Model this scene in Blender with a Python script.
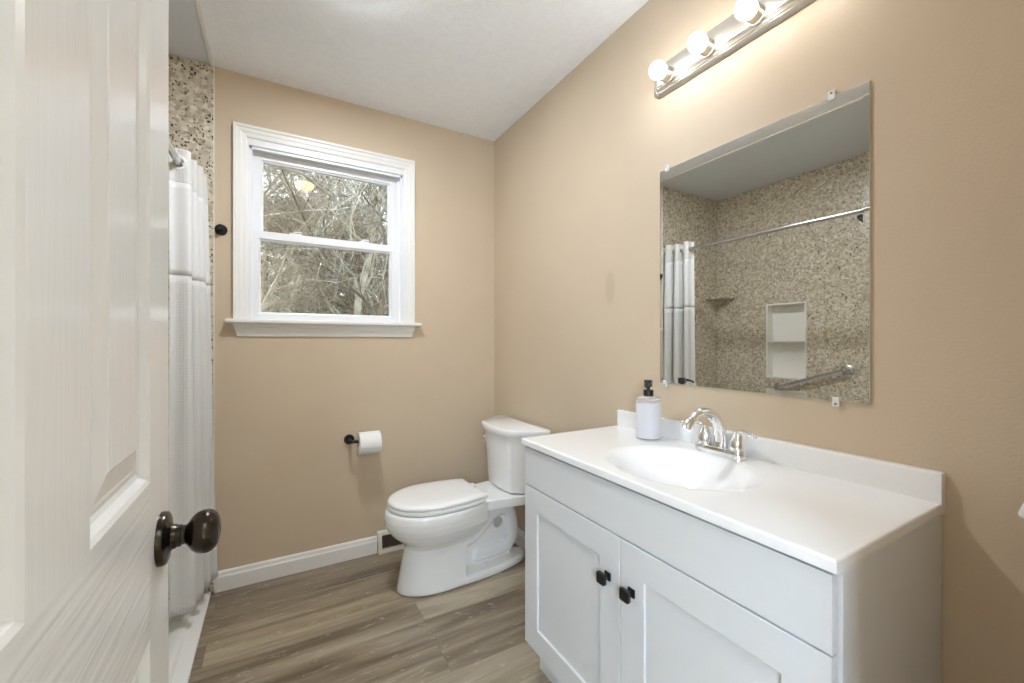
import bpy, bmesh, math, random
from mathutils import Vector, Matrix

for o in list(bpy.data.objects):
    bpy.data.objects.remove(o)
SC = bpy.context.scene
COL = SC.collection
PI = math.pi

# ------------------------------------------------------------------ camera
XR, YB, CZ = 1.2134, 2.357, 2.44        # right wall, window wall, ceiling
XS, XT = -1.07, -0.255                  # shower long wall, shower/room line
YF = 0.05                               # inner face of the doorway wall
cam_d = bpy.data.cameras.new('camera')
cam = bpy.data.objects.new('camera', cam_d)
COL.objects.link(cam)
cam.location = (0, 0, 1.1625)
cam.rotation_euler = (PI / 2, 0, -math.radians(29.694))
cam_d.sensor_fit = 'HORIZONTAL'
cam_d.sensor_width = 36
cam_d.lens = 36 * 414.5 / 1024
cam_d.clip_start = 0.01
SC.camera = cam

# ------------------------------------------------------------------ light and exposure
vs = SC.view_settings
vs.view_transform = 'Standard'
vs.look = 'None'
vs.gamma = 1
vs.use_curve_mapping = False
vs.exposure = 2.65
SC.cycles.use_denoising = True
SC.cycles.max_bounces = 10
SC.cycles.diffuse_bounces = 6
SC.cycles.sample_clamp_indirect = 6

SKY = 0.85
BULB = 4.8
DISC_FILL = 60.0  # strength of the added ceiling fill disc
AMBER = 2.4
HALL_FILL = 6.0  # strength of the added fill dome in the hallway
SHADE_FILL = 9.0  # strength of the added fill behind the camera, shaped as a drum shade
W = bpy.data.worlds.new('overcast_sky')
SC.world = W
W.use_nodes = True
bg = W.node_tree.nodes['Background']
bg.inputs[0].default_value = (0.86, 0.93, 1.0, 1)
bg.inputs[1].default_value = SKY

# ------------------------------------------------------------------ materials
def nmat(name, base=(0.8, 0.8, 0.8), rough=0.5, metal=0.0, **kw):
    m = bpy.data.materials.new(name)
    m.use_nodes = True
    b = m.node_tree.nodes['Principled BSDF']
    b.inputs['Base Color'].default_value = (*base, 1)
    b.inputs['Roughness'].default_value = rough
    b.inputs['Metallic'].default_value = metal
    for k, v in kw.items():
        b.inputs[k.replace('_', ' ')].default_value = v
    return m

def N(m, t, **kw):
    n = m.node_tree.nodes.new(t)
    for k, v in kw.items():
        if hasattr(n, k):
            setattr(n, k, v)
        else:
            n.inputs[k.replace('_', ' ')].default_value = v
    return n

def L(m, a, b):
    m.node_tree.links.new(a, b)

def bsdf(m):
    return m.node_tree.nodes['Principled BSDF']

def pos(m, scale=(1, 1, 1)):
    g = N(m, 'ShaderNodeTexCoord')
    mp = N(m, 'ShaderNodeMapping')
    mp.inputs['Scale'].default_value = scale
    L(m, g.outputs['Object'], mp.inputs['Vector'])
    return mp.outputs[0]

def bump(m, height, strength=0.2, dist=0.002):
    b = N(m, 'ShaderNodeBump')
    b.inputs['Strength'].default_value = strength
    b.inputs['Distance'].default_value = dist
    L(m, height, b.inputs['Height'])
    L(m, b.outputs[0], bsdf(m).inputs['Normal'])

def ramp(m, fac, stops, interp='LINEAR'):
    r = N(m, 'ShaderNodeValToRGB')
    r.color_ramp.interpolation = interp
    els = r.color_ramp.elements
    while len(els) < len(stops):
        els.new(0.5)
    for e, (p, c) in zip(els, stops):
        e.position = p
        e.color = (*c, 1)
    L(m, fac, r.inputs[0])
    return r.outputs[0]

def noisy(name, base, rough, nscale, strength, dist=0.002, var=0.04, vscale=3, detail=2):
    m = nmat(name, base, rough)
    n = N(m, 'ShaderNodeTexNoise')
    n.inputs['Scale'].default_value = nscale
    n.inputs['Detail'].default_value = detail
    L(m, pos(m), n.inputs['Vector'])
    bump(m, n.outputs[0], strength, dist)
    v = N(m, 'ShaderNodeTexNoise')
    v.inputs['Scale'].default_value = vscale
    L(m, pos(m), v.inputs['Vector'])
    lo = tuple(c * (1 - var) for c in base)
    hi = tuple(min(1, c * (1 + var)) for c in base)
    L(m, ramp(m, v.outputs[0], [(0.3, lo), (0.7, hi)]), bsdf(m).inputs['Base Color'])
    return m

TAN = (0.585, 0.474, 0.345)
M = {}
M['wall'] = noisy('tan_wall_paint', TAN, 0.55, 160, 0.22, 0.0015, 0.02)
M['ceiling'] = noisy('textured_ceiling_paint', (0.895, 0.915, 0.95), 0.9, 190, 0.55, 0.004, 0.02, 40)
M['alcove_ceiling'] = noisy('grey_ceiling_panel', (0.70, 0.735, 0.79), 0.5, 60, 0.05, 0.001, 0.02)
M['trim'] = nmat('white_trim_paint', (0.80, 0.79, 0.77), 0.35)
M['vinyl'] = nmat('white_window_vinyl', (0.82, 0.83, 0.86), 0.35)
M['cabinet'] = noisy('white_cabinet_paint', (0.67, 0.675, 0.685), 0.42, 90, 0.03, 0.0006, 0.01)
M['marble'] = nmat('white_cultured_marble', (0.86, 0.86, 0.86), 0.16, Coat_Weight=0.3)
M['china'] = nmat('white_china', (0.83, 0.83, 0.825), 0.1, Coat_Weight=0.4)
M['seat'] = nmat('white_seat_plastic', (0.84, 0.84, 0.835), 0.22)
M['acrylic'] = nmat('white_acrylic', (0.80, 0.80, 0.79), 0.25)
M['niche'] = nmat('cream_acrylic', (0.86, 0.85, 0.80), 0.35)
M['chrome'] = nmat('chrome', (0.86, 0.87, 0.88), 0.06, 1.0)
M['steel'] = nmat('brushed_steel', (0.62, 0.62, 0.61), 0.26, 1.0)
M['nickel'] = nmat('brushed_nickel', (0.60, 0.565, 0.51), 0.36, 1.0)
M['bronze'] = nmat('oil_rubbed_bronze', (0.045, 0.036, 0.028), 0.22, 0.85)
M['black'] = nmat('black_metal', (0.012, 0.012, 0.013), 0.38, 0.3)
M['black_plastic'] = nmat('black_plastic', (0.014, 0.014, 0.014), 0.35)
M['paper'] = noisy('white_tissue', (0.85, 0.85, 0.84), 0.95, 300, 0.2, 0.001, 0.01)
M['core'] = nmat('brown_card_core', (0.42, 0.31, 0.2), 0.9)
M['vent_frame'] = nmat('cream_metal', (0.66, 0.61, 0.51), 0.45)
M['vent_grille'] = nmat('brown_metal', (0.12, 0.085, 0.07), 0.5, 0.2)
M['dark'] = nmat('dark_gap', (0.02, 0.02, 0.02), 0.8)
M['plastic_clip'] = nmat('clear_plastic', (0.92, 0.93, 0.93), 0.12, Transmission_Weight=0.2, IOR=1.45)
M['screw'] = nmat('screw_metal', (0.25, 0.24, 0.22), 0.4, 0.8)
M['mirror'] = nmat('mirror_silver', (0.87, 0.89, 0.875), 0.0, 1.0)
M['mirror_edge'] = nmat('mirror_glass_edge', (0.62, 0.66, 0.63), 0.15)
M['ground'] = noisy('leaf_litter', (0.11, 0.095, 0.065), 0.95, 12, 0.5, 0.03, 0.3, 4)

def emis(name, col, s):
    m = bpy.data.materials.new(name)
    m.use_nodes = True
    b = bsdf(m)
    b.inputs['Base Color'].default_value = (0.9, 0.9, 0.9, 1)
    b.inputs['Emission Color'].default_value = (*col, 1)
    b.inputs['Emission Strength'].default_value = s
    return m
M['bulb'] = emis('lit_bulb_glass', (0.98, 0.96, 0.93), BULB)
M['disc'] = emis('fill_disc_diffuser', (0.88, 0.94, 1.0), DISC_FILL)
M['amber'] = emis('lit_amber_glass', (1.0, 0.66, 0.30), AMBER)
M['shade'] = emis('fill_lamp_shade', (0.64, 0.82, 1.0), SHADE_FILL)
M['hall_fill_dome'] = emis('fill_hall_dome_glass', (0.70, 0.86, 1.0), HALL_FILL)

# smudged right wall: same paint with a faint scuff above the toilet
m = M['wall_right'] = noisy('tan_wall_paint_scuffed', TAN, 0.5, 150, 0.25, 0.0015, 0.02)
src = bsdf(m).inputs['Base Color'].links[0].from_socket
tc = N(m, 'ShaderNodeTexCoord')
mp = N(m, 'ShaderNodeMapping')
mp.inputs['Location'].default_value = (0, -1.30 / 0.035, -1.385 / 0.085)
mp.inputs['Scale'].default_value = (0, 1 / 0.035, 1 / 0.085)
L(m, tc.outputs['Object'], mp.inputs['Vector'])
ln = N(m, 'ShaderNodeVectorMath', operation='LENGTH')
L(m, mp.outputs[0], ln.inputs[0])
fac = ramp(m, ln.outputs['Value'], [(0.55, (0.30,) * 3), (1.0, (0,) * 3)])
mx = N(m, 'ShaderNodeMix', data_type='RGBA')
L(m, fac, mx.inputs[0]); L(m, src, mx.inputs[6])
mx.inputs[7].default_value = (0.36, 0.27, 0.19, 1)
L(m, mx.outputs[2], bsdf(m).inputs['Base Color'])

# clear window glass
m = M['glass'] = bpy.data.materials.new('window_glass')
m.use_nodes = True
nt = m.node_tree
nt.nodes.clear()
out = nt.nodes.new('ShaderNodeOutputMaterial')
tr = nt.nodes.new('ShaderNodeBsdfTransparent')
tr.inputs[0].default_value = (0.93, 0.94, 0.93, 1)
gl = nt.nodes.new('ShaderNodeBsdfGlossy')
gl.inputs['Roughness'].default_value = 0.02
fr = nt.nodes.new('ShaderNodeFresnel')
fr.inputs['IOR'].default_value = 1.5
mix = nt.nodes.new('ShaderNodeMixShader')
nt.links.new(fr.outputs[0], mix.inputs[0])
nt.links.new(tr.outputs[0], mix.inputs[1])
nt.links.new(gl.outputs[0], mix.inputs[2])
nt.links.new(mix.outputs[0], out.inputs[0])

# textured soap bottle: pale frosted lilac
m = M['bottle'] = nmat('pale_lilac_textured_glass', (0.94, 0.935, 0.96), 0.15, Transmission_Weight=0.8, IOR=1.2)
vo = N(m, 'ShaderNodeTexVoronoi')
vo.inputs['Scale'].default_value = 150
L(m, pos(m), vo.inputs['Vector'])
bump(m, vo.outputs['Distance'], 0.5, 0.002)
M['liquid'] = nmat('lilac_soap', (0.91, 0.90, 0.945), 0.5)

# vinyl plank floor, planks run along X
m = M['floor'] = nmat('grey_brown_vinyl_plank', (0.3, 0.24, 0.18), 0.36)
tc = N(m, 'ShaderNodeTexCoord')
mpb = N(m, 'ShaderNodeMapping')
mpb.inputs['Location'].default_value = (0.23, 0.149, 0)
L(m, tc.outputs['Object'], mpb.inputs['Vector'])
br = N(m, 'ShaderNodeTexBrick')
br.offset = 0.37
br.inputs['Scale'].default_value = 1
br.inputs['Brick Width'].default_value = 1.22
br.inputs['Row Height'].default_value = 0.152
br.inputs['Mortar Size'].default_value = 0.0012
br.inputs['Mortar Smooth'].default_value = 0.3
br.inputs['Color1'].default_value = (0, 0, 0, 1)
br.inputs['Color2'].default_value = (1, 1, 1, 1)
br.inputs['Mortar'].default_value = (0.5, 0.5, 0.5, 1)
L(m, mpb.outputs[0], br.inputs['Vector'])
# per plank offset of the grain
off = N(m, 'ShaderNodeVectorMath', operation='MULTIPLY')
off.inputs[1].default_value = (7.3, 3.1, 5.7)
L(m, br.outputs['Color'], off.inputs[0])
ad = N(m, 'ShaderNodeVectorMath', operation='ADD')
L(m, tc.outputs['Object'], ad.inputs[0]); L(m, off.outputs[0], ad.inputs[1])
def grain(scale, nscale, detail, dist):
    mp = N(m, 'ShaderNodeMapping')
    mp.inputs['Scale'].default_value = scale
    L(m, ad.outputs[0], mp.inputs['Vector'])
    n = N(m, 'ShaderNodeTexNoise')
    n.inputs['Scale'].default_value = nscale
    n.inputs['Detail'].default_value = detail
    n.inputs['Distortion'].default_value = dist
    L(m, mp.outputs[0], n.inputs['Vector'])
    return n.outputs[0]
g1 = grain((0.40, 4.2, 1), 3.0, 6, 0.6)
g2 = grain((1.2, 26, 1), 5, 4, 0.3)
g3 = grain((2.6, 9, 1), 3.0, 5, 2.2)
base = ramp(m, g1, [(0.30, (0.150, 0.117, 0.080)), (0.45, (0.255, 0.203, 0.142)), (0.58, (0.350, 0.293, 0.215)), (0.74, (0.440, 0.385, 0.298))])
tone = ramp(m, br.outputs['Color'], [(0.0, (0.84, 0.82, 0.81)), (0.5, (1.0, 1.0, 1.0)), (1.0, (1.13, 1.13, 1.08))])
mu = N(m, 'ShaderNodeMix', data_type='RGBA', blend_type='MULTIPLY')
mu.inputs[0].default_value = 1
L(m, base, mu.inputs[6]); L(m, tone, mu.inputs[7])
fine = ramp(m, g2, [(0.35, (0.88, 0.875, 0.87)), (0.6, (1.05, 1.05, 1.05))])
mu2 = N(m, 'ShaderNodeMix', data_type='RGBA', blend_type='MULTIPLY')
mu2.inputs[0].default_value = 1
L(m, mu.outputs[2], mu2.inputs[6]); L(m, fine, mu2.inputs[7])
fleck = ramp(m, g3, [(0.615, (0, 0, 0)), (0.66, (0.55, 0.55, 0.55)), (0.70, (0, 0, 0))])
mu3 = N(m, 'ShaderNodeMix', data_type='RGBA')
L(m, fleck, mu3.inputs[0]); L(m, mu2.outputs[2], mu3.inputs[6])
mu3.inputs[7].default_value = (0.52, 0.45, 0.36, 1)
seam = N(m, 'ShaderNodeMix', data_type='RGBA')
L(m, br.outputs['Fac'], seam.inputs[0]); L(m, mu3.outputs[2], seam.inputs[6])
seam.inputs[7].default_value = (0.17, 0.135, 0.10, 1)
L(m, seam.outputs[2], bsdf(m).inputs['Base Color'])
bump(m, g2, 0.12, 0.001)

# speckled quartz-chip shower panels
m = M['stone'] = nmat('speckled_stone_panel', (0.5, 0.45, 0.35), 0.3)
def vor(scale, seed, rnd=1.0):
    mp = N(m, 'ShaderNodeMapping')
    mp.inputs['Location'].default_value = (seed, seed * 0.7, seed * 1.3)
    tcc = N(m, 'ShaderNodeTexCoord')
    nz = N(m, 'ShaderNodeTexNoise')
    nz.inputs['Scale'].default_value = 45
    sc = N(m, 'ShaderNodeVectorMath', operation='SCALE')
    sc.inputs['Scale'].default_value = 0.022
    L(m, tcc.outputs['Object'], nz.inputs['Vector'])
    L(m, nz.outputs['Color'], sc.inputs[0])
    a = N(m, 'ShaderNodeVectorMath', operation='ADD')
    L(m, tcc.outputs['Object'], a.inputs[0]); L(m, sc.outputs[0], a.inputs[1])
    L(m, a.outputs[0], mp.inputs['Vector'])
    v = N(m, 'ShaderNodeTexVoronoi')
    v.inputs['Scale'].default_value = scale
    v.inputs['Randomness'].default_value = rnd
    L(m, mp.outputs[0], v.inputs['Vector'])
    s = N(m, 'ShaderNodeSeparateColor')
    L(m, v.outputs['Color'], s.inputs[0])
    return v.outputs['Distance'], s.outputs[0], s.outputs[1]
d1, a1, b1 = vor(66, 0.0)
d2, a2, b2 = vor(90, 3.0)
chips = ramp(m, a1, [(0.0, (0.43, 0.37, 0.275)), (0.16, (0.58, 0.515, 0.40)), (0.45, (0.66, 0.60, 0.48)), (0.74, (0.51, 0.45, 0.345)), (0.90, (0.74, 0.70, 0.61))], 'CONSTANT')
spot = ramp(m, a2, [(0.0, (1, 1, 1)), (0.28, (0, 0, 0))], 'CONSTANT')
near = ramp(m, d2, [(0.38, (1, 1, 1)), (0.48, (0, 0, 0))])
mm = N(m, 'ShaderNodeMath', operation='MULTIPLY')
L(m, spot, mm.inputs[0]); L(m, near, mm.inputs[1])
sp_col = ramp(m, b2, [(0.0, (0.055, 0.047, 0.038)), (0.45, (0.12, 0.10, 0.075)), (0.75, (0.20, 0.17, 0.13))], 'CONSTANT')
mx = N(m, 'ShaderNodeMix', data_type='RGBA')
L(m, mm.outputs[0], mx.inputs[0]); L(m, chips, mx.inputs[6]); L(m, sp_col, mx.inputs[7])
L(m, mx.outputs[2], bsdf(m).inputs['Base Color'])

# door skins: grain along Z (stiles, panels) and along Y (rails)
def doormat(name, scale, gs):
    m = nmat(name, (0.80, 0.808, 0.82), 0.19)
    n = N(m, 'ShaderNodeTexNoise')
    n.inputs['Scale'].default_value = 3
    n.inputs['Detail'].default_value = 3
    n.inputs['Distortion'].default_value = 0.5
    L(m, pos(m, scale), n.inputs['Vector'])
    w = N(m, 'ShaderNodeMath', operation='SINE')
    k = N(m, 'ShaderNodeMath', operation='MULTIPLY')
    k.inputs[1].default_value = 46
    L(m, n.outputs[0], k.inputs[0]); L(m, k.outputs[0], w.inputs[0])
    bump(m, w.outputs[0], gs, 0.0012)
    return m
M['door_v'] = doormat('white_door_skin_upright_grain', (1, 9, 0.5), 0.028)
M['door_h'] = doormat('white_door_skin_level_grain', (1, 0.55, 7), 0.12)

# shower curtain cloths
def cloth(name, col, alpha, waffle):
    m = nmat(name, col, 0.9)
    nt = m.node_tree
    b = bsdf(m)
    out = [n for n in nt.nodes if n.type == 'OUTPUT_MATERIAL'][0]
    tl = N(m, 'ShaderNodeBsdfTranslucent')
    tl.inputs[0].default_value = (*col, 1)
    mi = N(m, 'ShaderNodeMixShader')
    mi.inputs[0].default_value = 0.25
    L(m, b.outputs[0], mi.inputs[1]); L(m, tl.outputs[0], mi.inputs[2])
    last = mi
    if alpha < 1:
        tp = N(m, 'ShaderNodeBsdfTransparent')
        m2 = N(m, 'ShaderNodeMixShader')
        m2.inputs[0].default_value = alpha
        L(m, tp.outputs[0], m2.inputs[1]); L(m, mi.outputs[0], m2.inputs[2])
        last = m2
    L(m, last.outputs[0], out.inputs[0])
    if waffle:
        uv = N(m, 'ShaderNodeUVMap')
        br = N(m, 'ShaderNodeTexBrick')
        br.offset = 0
        br.inputs['Scale'].default_value = 1
        br.inputs['Brick Width'].default_value = 0.011
        br.inputs['Row Height'].default_value = 0.011
        br.inputs['Mortar Size'].default_value = 0.002
        br.inputs['Mortar Smooth'].default_value = 1
        L(m, uv.outputs[0], br.inputs['Vector'])
        bump(m, br.outputs['Fac'], 0.55, 0.002)
        c = ramp(m, br.outputs['Fac'], [(0, tuple(x * 0.93 for x in col)), (1, col)])
        L(m, c, b.inputs['Base Color'])
    return m
M['waffle'] = cloth('white_waffle_cloth', (0.88, 0.88, 0.875), 1, True)
M['header'] = cloth('white_header_cloth', (0.88, 0.87, 0.85), 1, True)
M['sheer'] = cloth('white_sheer_cloth', (0.90, 0.90, 0.905), 0.92, False)
M['towel'] = noisy('white_terry', (0.86, 0.86, 0.86), 0.95, 420, 0.9, 0.004, 0.02)

def bark(name, a, b):
    m = nmat(name, a, 0.9)
    n = N(m, 'ShaderNodeTexNoise')
    n.inputs['Scale'].default_value = 5
    n.inputs['Detail'].default_value = 5
    L(m, pos(m), n.inputs['Vector'])
    L(m, ramp(m, n.outputs[0], [(0.35, a), (0.65, b)]), bsdf(m).inputs['Base Color'])
    return m
M['bark_dark'] = bark('dark_brown_bark', (0.055, 0.043, 0.03), (0.12, 0.095, 0.065))
M['bark_pale'] = bark('pale_lichen_bark', (0.24, 0.22, 0.165), (0.42, 0.39, 0.31))
M['bark_tan'] = bark('tan_twig_bark', (0.20, 0.16, 0.105), (0.36, 0.295, 0.205))
M['needles'] = bark('grey_green_needles', (0.028, 0.038, 0.024), (0.072, 0.085, 0.055))
M['oakleaf'] = bark('withered_brown_leaves', (0.10, 0.075, 0.042), (0.21, 0.155, 0.09))

# ------------------------------------------------------------------ mesh helpers
def add_box(bm, lo, hi, mi=0):
    x0, y0, z0 = lo
    x1, y1, z1 = hi
    v = [bm.verts.new(p) for p in ((x0, y0, z0), (x1, y0, z0), (x1, y1, z0), (x0, y1, z0),
                                   (x0, y0, z1), (x1, y0, z1), (x1, y1, z1), (x0, y1, z1))]
    for q in ((3, 2, 1, 0), (4, 5, 6, 7), (0, 1, 5, 4), (1, 2, 6, 5), (2, 3, 7, 6), (3, 0, 4, 7)):
        f = bm.faces.new([v[i] for i in q])
        f.material_index = mi
    return v

def box(lo, hi):
    bm = bmesh.new()
    add_box(bm, lo, hi)
    return bm

def add_loft(bm, rings, cap0=True, cap1=True, closed=True):
    R = [[bm.verts.new(p) for p in r] for r in rings]
    n = len(R[0])
    for a, b in zip(R, R[1:]):
        for i in range(n if closed else n - 1):
            j = (i + 1) % n
            bm.faces.new((a[i], a[j], b[j], b[i]))
    if cap0:
        bm.faces.new(list(reversed(R[0])))
    if cap1:
        bm.faces.new(R[-1])
    return R

def fix(bm):
    bmesh.ops.recalc_face_normals(bm, faces=bm.faces[:])
    return bm

def frame_for(d):
    d = d.normalized()
    up = Vector((0, 0, 1)) if abs(d.z) < 0.9 else Vector((0, 1, 0))
    a = d.cross(up).normalized()
    return a, a.cross(d).normalized()

def add_tube(bm, pts, rads, seg=12, caps=True, flat=1.0):
    pts = [Vector(p) for p in pts]
    if not hasattr(rads, '__len__'):
        rads = [rads] * len(pts)
    rings = []
    a = None
    for i, p in enumerate(pts):
        d = (pts[min(i + 1, len(pts) - 1)] - pts[max(i - 1, 0)])
        if a is None:
            a, b = frame_for(d)
        else:
            dn = d.normalized()
            a = (a - dn * a.dot(dn)).normalized()
            b = a.cross(dn).normalized()
        r = rads[i]
        rings.append([p + a * (r * math.cos(2 * PI * k / seg)) + b * (r * flat * math.sin(2 * PI * k / seg)) for k in range(seg)])
    add_loft(bm, rings, caps, caps)

def spline(pts, n=8):
    P = [Vector(p) for p in pts]
    P = [P[0] * 2 - P[1]] + P + [P[-1] * 2 - P[-2]]
    o = []
    for i in range(1, len(P) - 2):
        p0, p1, p2, p3 = P[i - 1:i + 3]
        for k in range(n):
            t = k / n
            o.append(0.5 * ((2 * p1) + (p2 - p0) * t + (2 * p0 - 5 * p1 + 4 * p2 - p3) * t * t + (3 * p1 - p0 - 3 * p2 + p3) * t ** 3))
    o.append(P[-2])
    return o

def add_lathe(bm, prof, origin, axis, seg=32):
    """prof: list of (distance along axis, radius)"""
    ax = Vector(axis).normalized()
    a, b = frame_for(ax)
    o = Vector(origin)
    rings = [[o + ax * h + (a * math.cos(2 * PI * k / seg) + b * math.sin(2 * PI * k / seg)) * max(r, 1e-4) for k in range(seg)] for h, r in prof]
    add_loft(bm, rings)

def tube(pts, r, seg=12, flat=1.0):
    bm = bmesh.new()
    add_tube(bm, pts, r, seg, True, flat)
    return bm

def lathe(prof, origin, axis, seg=32):
    bm = bmesh.new()
    add_lathe(bm, prof, origin, axis, seg)
    return bm

def prism(poly, z0, z1):
    """poly in XY extruded along Z"""
    bm = bmesh.new()
    add_loft(bm, [[(x, y, z0) for x, y in poly], [(x, y, z1) for x, y in poly]])
    return bm

def obj(name, bm, mats, parent=None, smooth=False, bevel=0, seg=2, angle=35):
    fix(bm)
    me = bpy.data.meshes.new(name)
    bm.to_mesh(me)
    bm.free()
    if not isinstance(mats, (list, tuple)):
        mats = [mats]
    for mm_ in mats:
        me.materials.append(mm_)
    o = bpy.data.objects.new(name, me)
    COL.objects.link(o)
    if parent:
        o.parent = parent
        o.matrix_parent_inverse = Matrix.Translation(-Vector(parent['_w'])) if '_w' in parent else Matrix()
    if bevel:
        b = o.modifiers.new('bevel', 'BEVEL')
        b.width = bevel
        b.segments = seg
        b.limit_method = 'ANGLE'
        b.angle_limit = math.radians(40)
        b.harden_normals = False
    if smooth or bevel:
        me.polygons.foreach_set('use_smooth', [True] * len(me.polygons))
        try:
            me.set_sharp_from_angle(angle=math.radians(angle))
        except Exception:
            pass
    return o

WORLD = {}
def thing(name, label, cat, loc, group=None):
    o = bpy.data.objects.new(name, None)
    o.empty_display_size = 0.05
    o.location = loc
    COL.objects.link(o)
    o['label'] = label
    o['category'] = cat
    if group:
        o['group'] = group
    WORLD[o.name] = Vector(loc)
    return o

def part(name, bm, mats, parent, **kw):
    """bm in world coordinates; parent may be an Empty thing or a part (origin at the thing's base)."""
    root = parent
    while root.parent:
        root = root.parent
    off = WORLD.get(root.name, Vector((0, 0, 0)))
    bmesh.ops.translate(bm, verts=bm.verts[:], vec=-off)
    o = obj(name, bm, mats, None, **kw)
    o.parent = parent
    return o

def tag(o, label, cat, group=None):
    o['label'] = label
    o['category'] = cat
    if group:
        o['group'] = group
    return o

def struct(name, bm, mats, label=None, **kw):
    o = obj(name, bm, mats, None, **kw)
    o['kind'] = 'structure'
    if label:
        o['label'] = label
        o['category'] = name.split('_')[0]
    return o

# ------------------------------------------------------------------ room shell
WX0, WX1, WZ0, WZ1 = -0.1185, 0.638, 1.262, 2.1412
bm = bmesh.new()
y0, y1 = YB, YB + 0.12
add_box(bm, (-1.27, y0, 0), (WX0, y1, CZ)); add_box(bm, (WX1, y0, 0), (XR + 0.1, y1, CZ))
add_box(bm, (WX0, y0, 0), (WX1, y1, WZ0)); add_box(bm, (WX0, y0, WZ1), (WX1, y1, CZ))
struct('wall_back', bm, M['wall'], 'tan painted wall around the window')
struct('wall_right', box((XR, -1.7, 0), (XR + 0.1, YB, CZ)), M['wall_right'], 'tan painted wall behind the mirror and vanity')
struct('wall_left', box((-1.27, 0.833, 0), (-1.17, YB, CZ)), M['wall'], 'wall behind the speckled shower panels')
struct('wall_left_closet', box((-1.27, YF, 0), (XT, 0.833, CZ)), M['wall'], 'tan wall behind the open white door')
bm = bmesh.new()
DX0, DX1 = -0.165, 0.545
add_box(bm, (-1.27, -0.07, 0), (DX0, YF, CZ)); add_box(bm, (DX1, -0.07, 0), (XR, YF, CZ))
add_box(bm, (DX0, -0.07, 2.06), (DX1, YF, CZ))
struct('wall_front', bm, M['wall'], 'tan wall with the doorway')
struct('floor', box((-1.27, -1.7, -0.05), (XR + 0.1, YB + 0.12, 0)), M['floor'], 'grey brown vinyl plank floor')
struct('ceiling', box((XT, -1.7, CZ), (XR + 0.1, YB + 0.12, CZ + 0.06)), M['ceiling'], 'white textured ceiling')
struct('ceiling_alcove', box((-1.27, -1.7, CZ), (XT, YB + 0.12, CZ + 0.06)), M['alcove_ceiling'], 'smooth grey ceiling over the shower')
struct('trim_1', box((XT - 0.008, 0.833, CZ - 0.008), (XT + 0.008, YB, CZ)), M['trim'], 'thin white strip on the ceiling at the shower', bevel=0.002)
# hallway the camera stands in
struct('wall_hall', box((-1.27, -1.8, 0), (XR + 0.1, -1.7, CZ)), M['wall'], 'tan wall across the hallway')
struct('wall_hall_left', box((-1.37, -1.7, 0), (-1.27, -0.07, CZ)), M['wall'], 'tan wall at the hallway end')
# door casing on the room side of the doorway
bm = bmesh.new()
add_box(bm, (DX1, YF, 0), (DX1 + 0.057, YF + 0.014, 2.12)); add_box(bm, (DX0 - 0.057, YF, 2.06), (DX1, YF + 0.014, 2.12))
struct('trim_2', bm, M['trim'], 'white casing around the doorway', bevel=0.003)

def baseboard(name, p0, p1, n, label, h=0.092, t=0.014):
    """profiled baseboard from p0 to p1 on the floor, n = direction into the room"""
    prof = [(0, 0), (t, 0), (t, h * 0.72), (t * 0.75, h * 0.80), (t * 0.6, h * 0.93), (t * 0.3, h), (0, h)]
    rings = [[(p[0] + n[0] * d, p[1] + n[1] * d, z) for d, z in prof] for p in (p0, p1)]
    bm = bmesh.new()
    add_loft(bm, rings)
    return struct(name, bm, M['trim'], label)
baseboard('baseboard_back', (-0.246, YB), (0.484, YB), (0, -1), 'white baseboard under the window')
baseboard('baseboard_back_corner', (0.80, YB), (XR, YB), (0, -1), 'white baseboard behind the toilet')
baseboard('baseboard_right', (XR, YB - 0.014), (XR, 1.24), (-1, 0), 'white baseboard behind the toilet tank')
baseboard('baseboard_right_door', (XR, 0.30), (XR, YF), (-1, 0), 'white baseboard beside the vanity')

# ------------------------------------------------------------------ window
win = struct('window_1', box((WX0 - 0.002, YB + 0.085, WZ0 - 0.004), (WX0 + 0.012, YB + 0.118, WZ1)), M['vinyl'], 'white double hung window in the tan wall')
def wpart(name, bm, mat, parent=None, **kw):
    o = obj(name, bm, mat, None, **kw)
    o.parent = parent or win
    return o
# jamb liner (four boards lining the opening)
bm = bmesh.new()
jx0, jx1, jz1 = -0.110, 0.628, 2.108
add_box(bm, (WX0, YB - 0.002, WZ0), (jx0, YB + 0.11, WZ1)); add_box(bm, (jx1, YB - 0.002, WZ0), (WX1, YB + 0.11, WZ1))
add_box(bm, (jx0, YB - 0.002, jz1), (jx1, YB + 0.11, WZ1)); add_box(bm, (jx0, YB - 0.002, WZ0), (jx1, YB + 0.11, 1.272))
# inner stops
add_box(bm, (jx0, YB + 0.006, 1.272), (jx0 + 0.012, YB + 0.020, jz1)); add_box(bm, (jx1 - 0.012, YB + 0.006, 1.272), (jx1, YB + 0.020, jz1))
add_box(bm, (jx0, YB + 0.006, jz1 - 0.014), (jx1, YB + 0.020, jz1))
wpart('jamb', bm, M['vinyl'], bevel=0.0015)
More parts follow.
